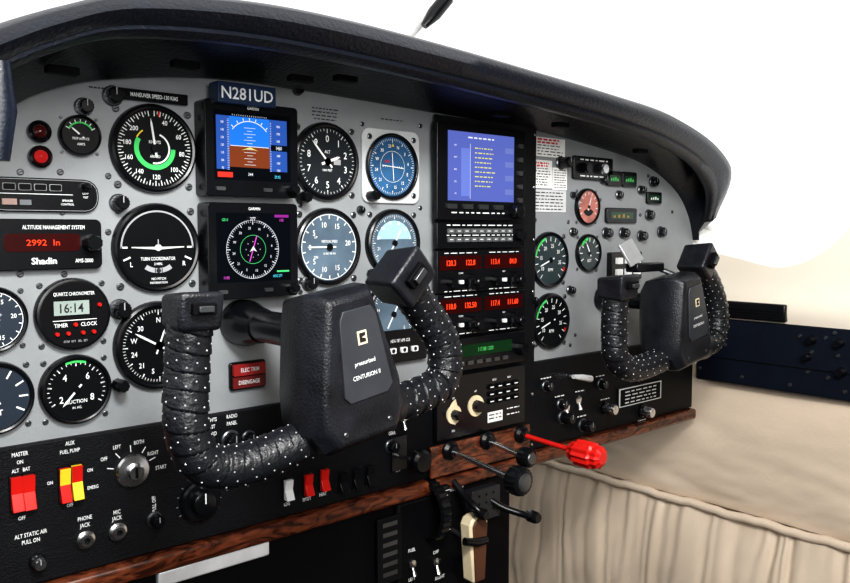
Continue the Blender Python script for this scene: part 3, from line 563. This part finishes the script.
# ---------------- push-pull engine controls
def pushpull(px,py,kx,ky,name,lbl,m,r,L=.02,style=0,stem=SIL):
    p=P(px,py,-.020); k=PX(kx,ky,p.x); t=T(name,lbl,'engine control',(p.x,-.020,p.z)); w=-(k.y+.020)
    b=B(); b.lathe([(.012,0),(.012,.004),(.008,.007),(.007,.012)],BLK,n=24); part(b,'bushing',t)
    b=B(); dz=k.z-p.z; b.tube([(0,0,0),(0,-w*.5,dz*.5),(0,-w,dz)],.0033,stem,12,ref=(0,0,1)); part(b,'rod',t)
    b=B(); c=(0,dz)
    if style==0: b.lathe([(.005,w-.004),(r,w),(r*1.05,w+L*.25),(r*1.05,w+L*.75),(r,w+L),(r*.6,w+L+.002)],m,c,36,.05); b.lathe([(r*.66,w+L+.002),(r*.55,w+L+.003)],DST,c,24)
    else: b.lathe([(.006,w-.014),(r*.7,w-.010),(r*.8,w-.003),(r,w),(r*1.02,w+L*.7),(r*.85,w+L*.78),(r*.85,w+L),(r*.5,w+L+.004)],m,c,24,.13)
    part(b,'knob',t)
pushpull(449,450,513,479,'throttle_control','black round throttle knob on a steel rod',BLK,.0160,.016)
pushpull(486,440,522,456,'propeller_control','black propeller pitch knob on a steel rod',BLK,.0115,.014)
pushpull(520,434,578,452,'mixture_control','red ribbed mixture knob on a steel rod',RED,.0165,.034,1,stem=RED)
# ---------------- pedestal
xp0=P(392,530).x; xp1=P(505,530).x
b=B(); b.box(xp0+.001,xp1,0.0,zw-.0006,-.10,.010,BLKM); ped=part(b,'center_pedestal',None,bevel=.004); tag(ped,'matte black center pedestal below the radio stack','pedestal')
t,hw,hh=unit('slotted_guide_plate','black slotted guide plate on the pedestal','plate',378,517,402,583,.014,mt=CRK,body='plate',r=.001,w0=.0101)
for k in range(6): b=B(); b.rect(-.6*hw,.6*hw,(.85-.3*k)*hh,(.72-.3*k)*hh,.0143,DST); part(b,'guide_slot',t)
tt=B()
for s,px,py in(('FUEL',412,550),('OFF',436,552),('LEFT',412,579),('RIGHT',440,577),('COWL FLAP',455,489),('TRIM',415,489)): 
    q=P(px,py,-.0106); tt.text(s,q.x,q.z,.0106,3.6*S(q),WHT)
part(tt,'lettering',ped)
for x,y in((412,564),(436,562)): lever(x,y,base=.0105,lbl='short steel toggle on the pedestal',par=ped)
q=P(430,505,-.01); t=T('trim_wheel','black ribbed trim wheel standing out of the pedestal','wheel',(q.x,-.004,q.z-.006))
b=B(); b.lathe([(.036,-.008),(.040,-.006),(.040,.006),(.036,.008)],BLK,n=60,kn=.06); o=part(b,'wheel_rim',t); o.rotation_euler=(0,0,math.pi/2)
b=B(); b.box(.012,.022,-.030,.030,.006,.020,CRK); part(b,'index_bracket',t,bevel=.002)
b=B()
for k in range(9): b.rect(.013,.0165 if k%4 else .021,-.026+.0063*k,-.0252+.0063*k,.0203,WHT)
part(b,'index_marks',t)
q=P(479,551,-.05); t=T('fuel_selector_handle','dark brown handle with cream rim standing on the pedestal','handle',(q.x,-.03,q.z))
b=B(); hp=[(-.015,.034),(-.011,.041),(-.004,.044),(.006,.044),(.013,.040),(.016,.034),(.011,-.04),(-.009,-.04)]; b.prism(hp,.0,.02,CRM); part(b,'rim',t,bevel=.003)
b=B(); b.prism([(x*.78,v*.94) for x,v in hp],.0195,.0225,mat('brown_leather',(.09,.035,.018),.5)); part(b,'insert',t,bevel=.001)
b=B(); b.box(-.006,.006,-.04,-.02,-.019,.0,BLK); part(b,'arm',t)
def blklever(pts,y,knobr,lbl,th=.0055):
    ps=[P(x,yy,d) for (x,yy),d in zip(pts,y)]; t=T('control_lever',lbl,'lever',ps[0]); b=B(); b.tube([p-ps[0] for p in crom(ps,5)],th,BLK,12,ref=(0,0,1) if abs(pts[0][0]-pts[-1][0])>20 else (0,1,0)); part(b,'arm',t)
    b=B(); q=ps[-1]-ps[0]; b.lathe([(knobr*.7,-q.y-.012),(knobr,-q.y-.008),(knobr,-q.y+.004),(knobr*.75,-q.y+.008)],BLK,(q.x,q.z),24,.06); part(b,'knob',t)
blklever([(480,492),(500,506),(522,514),(534,517)],[-.01,-.03,-.05,-.055],.008,'black curved control lever with round knob',.0045)
blklever([(452,480),(463,494),(474,506),(482,514)],[-.012,-.03,-.05,-.06],.007,'black angled lever with small round knob',.0045)
t,hw,hh=unit('friction_lock_bracket','gray black perforated lever bracket below the wood plate','bracket',472,488,500,520,.024,mt=mat('dark_gray_metal',(.04,.042,.047),.35,metal=.5),body='bracket',r=.002,w0=.0101)
b=B()
for i in range(3):
    for k in range(3): b.disc(.0018,.0244,BLKM,((-.5+.5*i)*hw,(.6-.5*k)*hh),12)
part(b,'holes',t)
t=T('brake_handle','black T-shaped pull handle below the switch panel','handle',P(452,530,-.01)); b=B(); b.tube([(0,0,0),(0,-.04,-.004)],.003,DST,10,ref=(0,0,1)); part(b,'rod',t); b=B(); b.tube([(-.018,-.042,.002),(0,-.044,-.003),(.018,-.042,-.005)],[.005,.0055,.005],BLK,12); part(b,'grip',t)
# ---------------- yokes
def grip(t,org,ptsw,rad,name):
    path=crom(ptsw,16); L=[0]
    for i in range(1,len(path)): L.append(L[-1]+(path[i]-path[i-1]).length)
    N=int(L[-1]/.0009); res=[];j=0
    for k in range(N+1):
        s=L[-1]*k/N
        while j<len(L)-2 and L[j+1]<s: j+=1
        f=(s-L[j])/max(1e-9,L[j+1]-L[j]); res.append(path[j].lerp(path[j+1],f)-org)
    pitch=.0150; step=L[-1]/N
    def wr(k,a): return (k*step/pitch+a+.12*noise.noise(Vector((k*step*60,math.cos(a*6.283)*.8,math.sin(a*6.283)*.8))))%1
    def mod(k,a):
        x=wr(k,a); c=noise.noise(Vector((k*step*200,math.cos(a*6.283)*2.0,math.sin(a*6.283)*2.0))); d=noise.noise(Vector((k*step*600,math.cos(a*6.283)*2,math.sin(a*6.283)*2)))
        return .955+.075*(1-x)-(.03 if x>.92 else 0)+.012*c+.008*d
    b=B(); b.tube(res,rad,LTH,36,mod=mod); part(b,'grip',t,label='black leather wrapped grip',smooth=1.0)
    rb=B()
    for turn in range(int(L[-1]/pitch)+2):
        for a_i in range(14):
            a=a_i/14
            for off in(.3,.62):
                k=int((turn+off-a)*pitch/step)
                if k<5 or k>N-4: continue
                if (a_i+int(off*3))%2: continue
                tt=(res[k+1]-res[k-1]).normalized(); Nn=Vector((0,1,0)); Nn=(Nn-tt*Nn.dot(tt)).normalized(); Bn=tt.cross(Nn); an=2*math.pi*a
                d=Nn*math.cos(an)+Bn*math.sin(an); q=res[k]+d*rad*mod(k,a); e1=d.orthogonal().normalized(); e2=d.cross(e1); rr=.0009
                vs=[q+e1*rr*math.cos(g*math.pi/3)+e2*rr*math.sin(g*math.pi/3) for g in range(6)]+[q+d*rr*.7+ (e1*math.cos(g*math.pi/3)+e2*math.sin(g*math.pi/3))*rr*.5 for g in range(6)]
                rb.add([(v.x,v.z,-v.y) for v in vs],[(g,(g+1)%6,6+(g+1)%6,6+g) for g in range(6)]+[tuple(range(6,12))],STUD)
    o=part(rb,'rivets',t,label='small dull steel rivets'); o['kind']='stuff'
    return res
def yoke(hc,roll,yf,left,right,rad,sc_,lbl,cl,cr,shr=.0155,shz=.016):
    org=Vector((hc.x,yf+.03,hc.z)); t=T('control_yoke',lbl,'control yoke',org,'control yokes')
    def rpart(b,name,label=None,bevel=0,segs=3,loc=(0,0,0)):
        o=part(b,name,t,label,bevel,loc,segs); o.rotation_euler=(0,roll,0); return o
    k=sc_; b=B()
    secs=[(.022,.028,.036,-.040,-.040),(.030,.042,.052,-.064,-.026),(.032,.047,.058,-.070,.004),(.030,.045,.058,-.069,.021),(.0235,.036,.052,-.062,.032)]
    vs=[];fs=[]
    for a,c,tp,bt,w in secs: vs+=[(-a*.86*k,tp*k,w*k),(a*.86*k,tp*k,w*k),(a*1.04*k,tp*.62*k,w*k),(c*k,bt*.35*k,w*k),(c*1.04*k,bt*.72*k,w*k),(c*.78*k,bt*k,w*k),(-c*.78*k,bt*k,w*k),(-c*1.04*k,bt*.72*k,w*k),(-c*k,bt*.35*k,w*k),(-a*1.04*k,tp*.62*k,w*k)]
    M_=10
    for s in range(4):
        for i in range(M_): fs.append((s*M_+i,s*M_+(i+1)%M_,s*M_+M_+(i+1)%M_,s*M_+M_+i))
    fs+=[tuple(range(M_)),tuple(range(4*M_,5*M_))]; b.add(vs,fs,HUBM); rpart(b,'hub',bevel=.0032*k,segs=3)
    b=B(); b.prism([(-.014*k,.036*k),(-.010*k,.043*k),(.017*k,.043*k),(.021*k,.036*k),(.029*k,-.024*k),(.023*k,-.030*k),(-.014*k,-.030*k),(-.019*k,-.024*k)],.0310*k,.0335*k,PLT); rpart(b,'emblem_plate','dark gray emblem plate',bevel=.0006)
    b=B(); w=.0340*k
    b.box(.000*k,.009*k,.014*k,.025*k,.0335*k,.0341*k,CRM); b.poly([(.0015*k,.0235*k),(.0075*k,.0235*k),(.0075*k,.021*k),(.0035*k,.0198*k),(.0075*k,.0185*k),(.0075*k,.0158*k),(.0015*k,.0158*k)],w+.0004,BINK)
    b.text('pressurized',.004*k,.0*k,w,.0036*k,WHT,sx=1.0); b.text('CENTURION II',.004*k,-.011*k,w,.0036*k,WHT,sx=.95); rpart(b,'lettering')
    for x in(-.022,.022):
        b=B(); screw(b,x*k,-.053*k,.0318*k,.0022*k); rpart(b,'screw')
    bb=B(); bb.lathe([(shr*1.5,yf+.032),(shr*1.5,yf+.045),(shr*1.25,yf+.06),(shr*1.1,yf+.075)],BLK,(0,shz),n=32); part(bb,'shaft_boot',t)
    bs=B(); bs.lathe([(shr,yf+.032),(shr,-.03)],BLK,(0,shz),n=28); part(bs,'shaft',t)
    for side,pts,cs_ in(('l',left,cl),('r',right,cr)):
        p0=pts[0]-org; p1=pts[1]-org; base=Vector((p0.x*.35,p0.y*.6+.0,p0.z*.85)); far=p0.lerp(p1,.35)
        b=B(); b.tube([base,base.lerp(p0,.6),p0,far],[rad*1.4,rad*1.4,rad*1.25,rad*1.08],HUBM,24); part(b,'arm_socket',t,smooth=1.2)
        res=grip(t,org,pts,rad,'grip'); d=(res[-1]-res[-8]).normalized()
        ang=math.atan2(d.x,d.z); top=res[-1]
        b=B(); h=rad*1.4*cs_; ww=rad*1.2*cs_
        b.add([(-ww,-h*.7,-ww),(ww,-h*.7,-ww),(ww,h*.55,-ww),(-ww,h*.55,-ww),(-ww*1.02,-h*.8,ww*1.1),(ww*1.02,-h*.8,ww*1.1),(ww*1.1,h*.75,ww*1.3),(-ww*1.1,h*.75,ww*1.3)],[(0,3,2,1),(4,5,6,7),(0,1,5,4),(1,2,6,5),(2,3,7,6),(3,0,4,7)],HUBM)
        o=part(b,'grip_cap',t,bevel=rad*.25,segs=4,loc=top+d*h*.35); o.rotation_euler=(0,ang,0)
        b=B(); b.rrect(ww*.55,h*.22,.001,ww*1.15,ww*1.5,BLKM,(0,h*.1)); b.rrect(ww*.35,h*.12,.001,ww*1.5,ww*1.7,DST,(0,h*.1)); o=part(b,'switch_button',t,loc=top+d*h*.35,bevel=.0005); o.rotation_euler=(0,ang,0)
    return t
Y=-.165; hc=P(357,362,-.2)
yoke(hc,math.radians(-9),-.2,[P(335,425,Y),P(290,446,Y),P(240,465,Y),P(204,463,Y),P(187,427,Y),P(187,370,Y),P(190,318,Y-.005)],
 [P(385,403,Y),P(415,397,Y),P(442,379,Y),P(443,345,Y),P(424,312,Y),P(402,282,Y-.005)],.0172,1.05,'black control yoke with riveted leather wrapped grips, pilot side',.80,1.02)
Y=-.125; hc=P(694,317,-.155)
yoke(hc,math.radians(-9),-.155,[P(674,352,Y),P(655,362,Y),P(632,369,Y),P(617,359,Y),P(614,330,Y),P(616,292,Y-.004)],
 [P(702,345,Y),P(711,342,Y),P(717,328,Y),P(716,305,Y),P(709,283,Y),P(698,264,Y-.004)],.0166,1.0,'black control yoke with riveted leather wrapped grips, copilot side',.9,1.0,.012)
q=P(640,266,-.10); t=T('chart_clip','gray metal chart clip angled above the copilot yoke','clip',q)
b=B(); b.box(-.020,.045,-.008,.004,-.010,.010,BLK); part(b,'clip_base',t,bevel=.002)
b=B(); b.box(-.015,.015,.0,.034,-.0,.004,mat('clip_gray',(.42,.43,.44),.35,metal=.4)); o=part(b,'clip_plate',t,bevel=.001,loc=(-.012,-.002,.003)); o.rotation_euler=(math.radians(-25),math.radians(-18),0)
b=B(); b.tube([(.042,0,-.004),(.055,-.015,-.012),(.075,-.028,-.022)],.0035,DST,10,ref=(0,0,1)); part(b,'mount_arm',t)
# ---------------- sidewall
XW=XR+.012
def zx(px,py): return PX(px,py,XW).z
topc=[(693,225),(712,233),(740,241),(762,248),(778,251),(797,247),(815,237),(834,220),(852,196),(870,160),(885,115),(905,50)]
zstrip=zx(760,320); zstripb=zx(760,388); zseam=zx(700,506)
tc=[PX(x,y,XW) for x,y in topc]; tcs=crom(tc,6)
b=B(); K=14; n=len(tcs); m=K+1
vs=[]
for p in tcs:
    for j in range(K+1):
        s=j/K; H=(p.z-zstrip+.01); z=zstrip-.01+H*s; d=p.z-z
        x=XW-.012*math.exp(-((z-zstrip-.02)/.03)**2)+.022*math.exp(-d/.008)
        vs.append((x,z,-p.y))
for j0,j1,mm in((0,K-3,BEIGE2),(K-3,K,PALE)):  # top rows whitened as if blown out by window glare
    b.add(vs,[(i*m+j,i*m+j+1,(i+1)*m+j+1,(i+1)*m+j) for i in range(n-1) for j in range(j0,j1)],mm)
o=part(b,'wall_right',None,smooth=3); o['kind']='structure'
b=B(); b.tube([p+Vector((.024,0,.001)) for p in tcs],.006,PALE,12,ref=(1,0,0)); o=part(b,'trim_2',None,smooth=3); o['kind']='structure'  # edge tube whitened so it melts into the bright sky
def wallprism(yz,x0,x1,m,name,bevel=0):
    n=len(yz); b=B(); vs=[(x0,z,-y) for y,z in yz]+[(x1,z,-y) for y,z in yz]
    b.add(vs,[tuple(range(n)),tuple(range(n,2*n))]+[(i,(i+1)%n,n+(i+1)%n,n+i) for i in range(n)],m); return part(b,name,None,bevel=bevel,segs=3)
yb=tcs[-1].y; DW=mat('dark_blocker_wall',(.05,.045,.04),.9)
o=wallprism([(yb,1.42),(-1.55,1.42),(-1.55,zstrip-.01),(yb,zstrip-.01)],XW,XW+.05,DW,'wall_right_rear_blocker'); o['kind']='structure'  # unseen wall added to close the side, kept dark to cut bright reflections
o=wallprism([(.69,.0),(.69,zstripb+.02),(-1.3,zstripb+.02),(-1.3,0)],XW+.033,XW+.06,BEIGE,'wall_lower',0); o['kind']='structure'
def leather(y0,y1,z0,z1,fn,name,lbl,nx=150,nz=50,m=BEIGE):
    b=B(); vs=[]
    for i in range(nx+1):
        for j in range(nz+1):
            y=y0+(y1-y0)*i/nx; s=j/nz; z=z0+(z1-z0)*s; vs.append((XW+.022-fn(y,s),z,-y))
    b.add(vs,[(i*(nz+1)+j,i*(nz+1)+j+1,(i+1)*(nz+1)+j+1,(i+1)*(nz+1)+j) for i in range(nx) for j in range(nz)],m)
    o=part(b,name,None,smooth=3); 
    tag(o,lbl,'upholstery'); return o
nz_=lambda a,b_,c=0: noise.noise(Vector((a,b_,c)))
leather(.6,-.9,zseam+.004,zstripb-.001,lambda y,s:.008+.010*math.sin(s*math.pi)**.7+.005*nz_(y*6+s*2,s*1.6)+.0035*nz_(y*10-s*5,s*7,3)*(1-s)+.0016*nz_(y*26+s*8,s*10,6)*(1-s),'leather_side_panel','smooth cream leather side panel with soft wrinkles below the dark console',nx=240)
def pk(y,s):
    top=s**1.5; ph=y*105+4.2*nz_(y*13,s*.8,7)+1.6*nz_(y*35,s*1.6,1)+1.1*nz_(y*8,s*3.5,5)
    fold=math.sin(ph)*.5+.35*math.sin(ph*1.9+2*nz_(y*20,0,2))
    amp=.0022+.0045*top*(.7+.9*nz_(y*12,1.5,3))
    return .010+.022*(1-abs(2*s-1)**3)+amp*fold+.009*nz_(y*7,s*2,9)+.005*nz_(y*16+s*3,s*3.5,2)+.0022*nz_(y*45+s*10,s*6,8)
leather(.6,-.9,.001,zseam-.006,pk,'leather_pocket','gathered cream leather storage pocket with loose irregular folds',nx=700,nz=70)
b=B(); b.tube([(XW+.004,-y_/60+.6,zseam-.001+.0014*math.sin(y_*.9)+.001*math.sin(y_*2.3)) for y_ in range(0,91)],.0075,BEIGE,14,ref=(1,0,0)); o=part(b,'pocket_binding',None,smooth=3); tag(o,'rounded cream leather binding along the pocket top','trim')
b=B(); b.box(XW-.008,XW+.03,zstripb,zstrip,.008,1.2,NAVY); st=part(b,'side_console',None,bevel=.004); tag(st,'blue black side console strip with small screws and knobs','console')
b=B(); zz=zx(760,362); b.box(XW-.0095,XW-.0078,zz-.0006,zz+.0006,.01,1.2,BLKM); part(b,'seam_line',st)
for px,py in((700,368),(725,345),(800,336),(812,352),(826,338),(838,356),(845,392),(790,385),(742,377),(835,333),(808,372),(828,378)):
    q=PX(px,py,XW-.008); b=B(); b.tube([(XW-.008,q.y,q.z),(XW-.0112,q.y,q.z)],[.0034,.0024],DST,10,ref=(0,0,1)); part(b,'screw',st)
for px,py,rr in((812,340,.006),(840,343,.006),(808,357,.005),(842,372,.0065)):
    q=PX(px,py,XW-.008); b=B(); b.tube([(XW-.008,q.y,q.z),(XW-.012,q.y,q.z),(XW-.022,q.y,q.z)],[rr*1.2,rr,rr*.85],BLK,18,ref=(0,0,1)); part(b,'knob',st)
a=PX(730,300,XW); c=PX(790,322,XW); b=B(); b.box(XW-.018,XW+.002,c.z,a.z,-a.y,-c.y,BLK); t=part(b,'side_air_vent',None,bevel=.003,segs=3); tag(t,'flat black air vent slot on the cream sidewall','vent')
for k in range(3): z=c.z+.006+k*.0045; b=B(); b.box(XW-.0195,XW-.018,z,z+.0016,-a.y+.008,-c.y-.008,BLKM); part(b,'louver',t)
# cabin enclosure; unseen ceiling and rear wall added to dim light from behind
b=B(); b.box(-1.2,1.0,-.02,0,-1.2,1.6,DKFL); o=part(b,'floor',None); o['kind']='structure'
b=B(); b.box(-.9,XW+.06,0,.75,-.72,-.70,BLKM); o=part(b,'wall_front',None); o['kind']='structure'
b=B(); b.box(-.70,-.68,0,.78,-.7,1.57,BLKM); o=part(b,'wall_left',None); o['kind']='structure'
b=B(); b.box(-1.0,XW+.05,0.0,1.42,1.55,1.57,mat('rear_bulkhead',(.05,.045,.04),.8)); o=part(b,'wall_rear',None); o['kind']='structure'
b=B(); b.box(-1.0,XW+.05,1.42,1.45,.30,1.57,mat('headliner',(.12,.11,.10),.8)); o=part(b,'ceiling',None); o['kind']='structure'
q=P(-4,110,-.25); b=B(); b.tube([P(-2,62,-.25)-q,P(-1,110,-.25)-q,P(-2,160,-.25)-q],[.006,.009,.006],NAVY,16); t=part(b,'window_post_fitting',None,loc=q); tag(t,'small dark navy fitting at the window post','fitting')
b=B(); b.tube([P(400,42,.33),P(432,8,.30),P(470,-40,.24)],.011,mat('pale_post',(.75,.75,.73),.5),12); o=part(b,'trim_1',None); o['kind']='structure'
b=B(); b.tube([P(424,26,.27),P(434,14,.265),P(447,-2,.26)],[.006,.012,.012],BLK,12); o=part(b,'compass_mount',None); tag(o,'small black mount on the windshield center post','mount')
do_demote()
# ---------------- light
w=bpy.data.worlds.new('world'); sc.world=w; w.use_nodes=True; bg=w.node_tree.nodes['Background']; bg.inputs[0].default_value=(1,1,1,1); bg.inputs[1].default_value=1.15
def area(loc,target,size,e,col=(1,1,1)):  # added area lamps that fill the interior and make highlights, no cabin fixtures
    l=bpy.data.lights.new('added_fill_light','AREA'); l.size=size; l.energy=e; l.color=col; o=bpy.data.objects.new('added_fill_light',l); sc.collection.objects.link(o); o.location=loc
    o.rotation_euler=(Vector(target)-Vector(loc)).to_track_quat('-Z','Y').to_euler()
area((-.50,-.75,1.38),(0,0,.8),.25,15)
area((-.60,-1.3,1.05),(-.1,0,.75),.4,8,(1,.99,.97))
area((-.2,-.9,1.35),(.6,-.1,.5),.5,8,(1,.95,.88))
print('DONE',sc.view_settings.look)
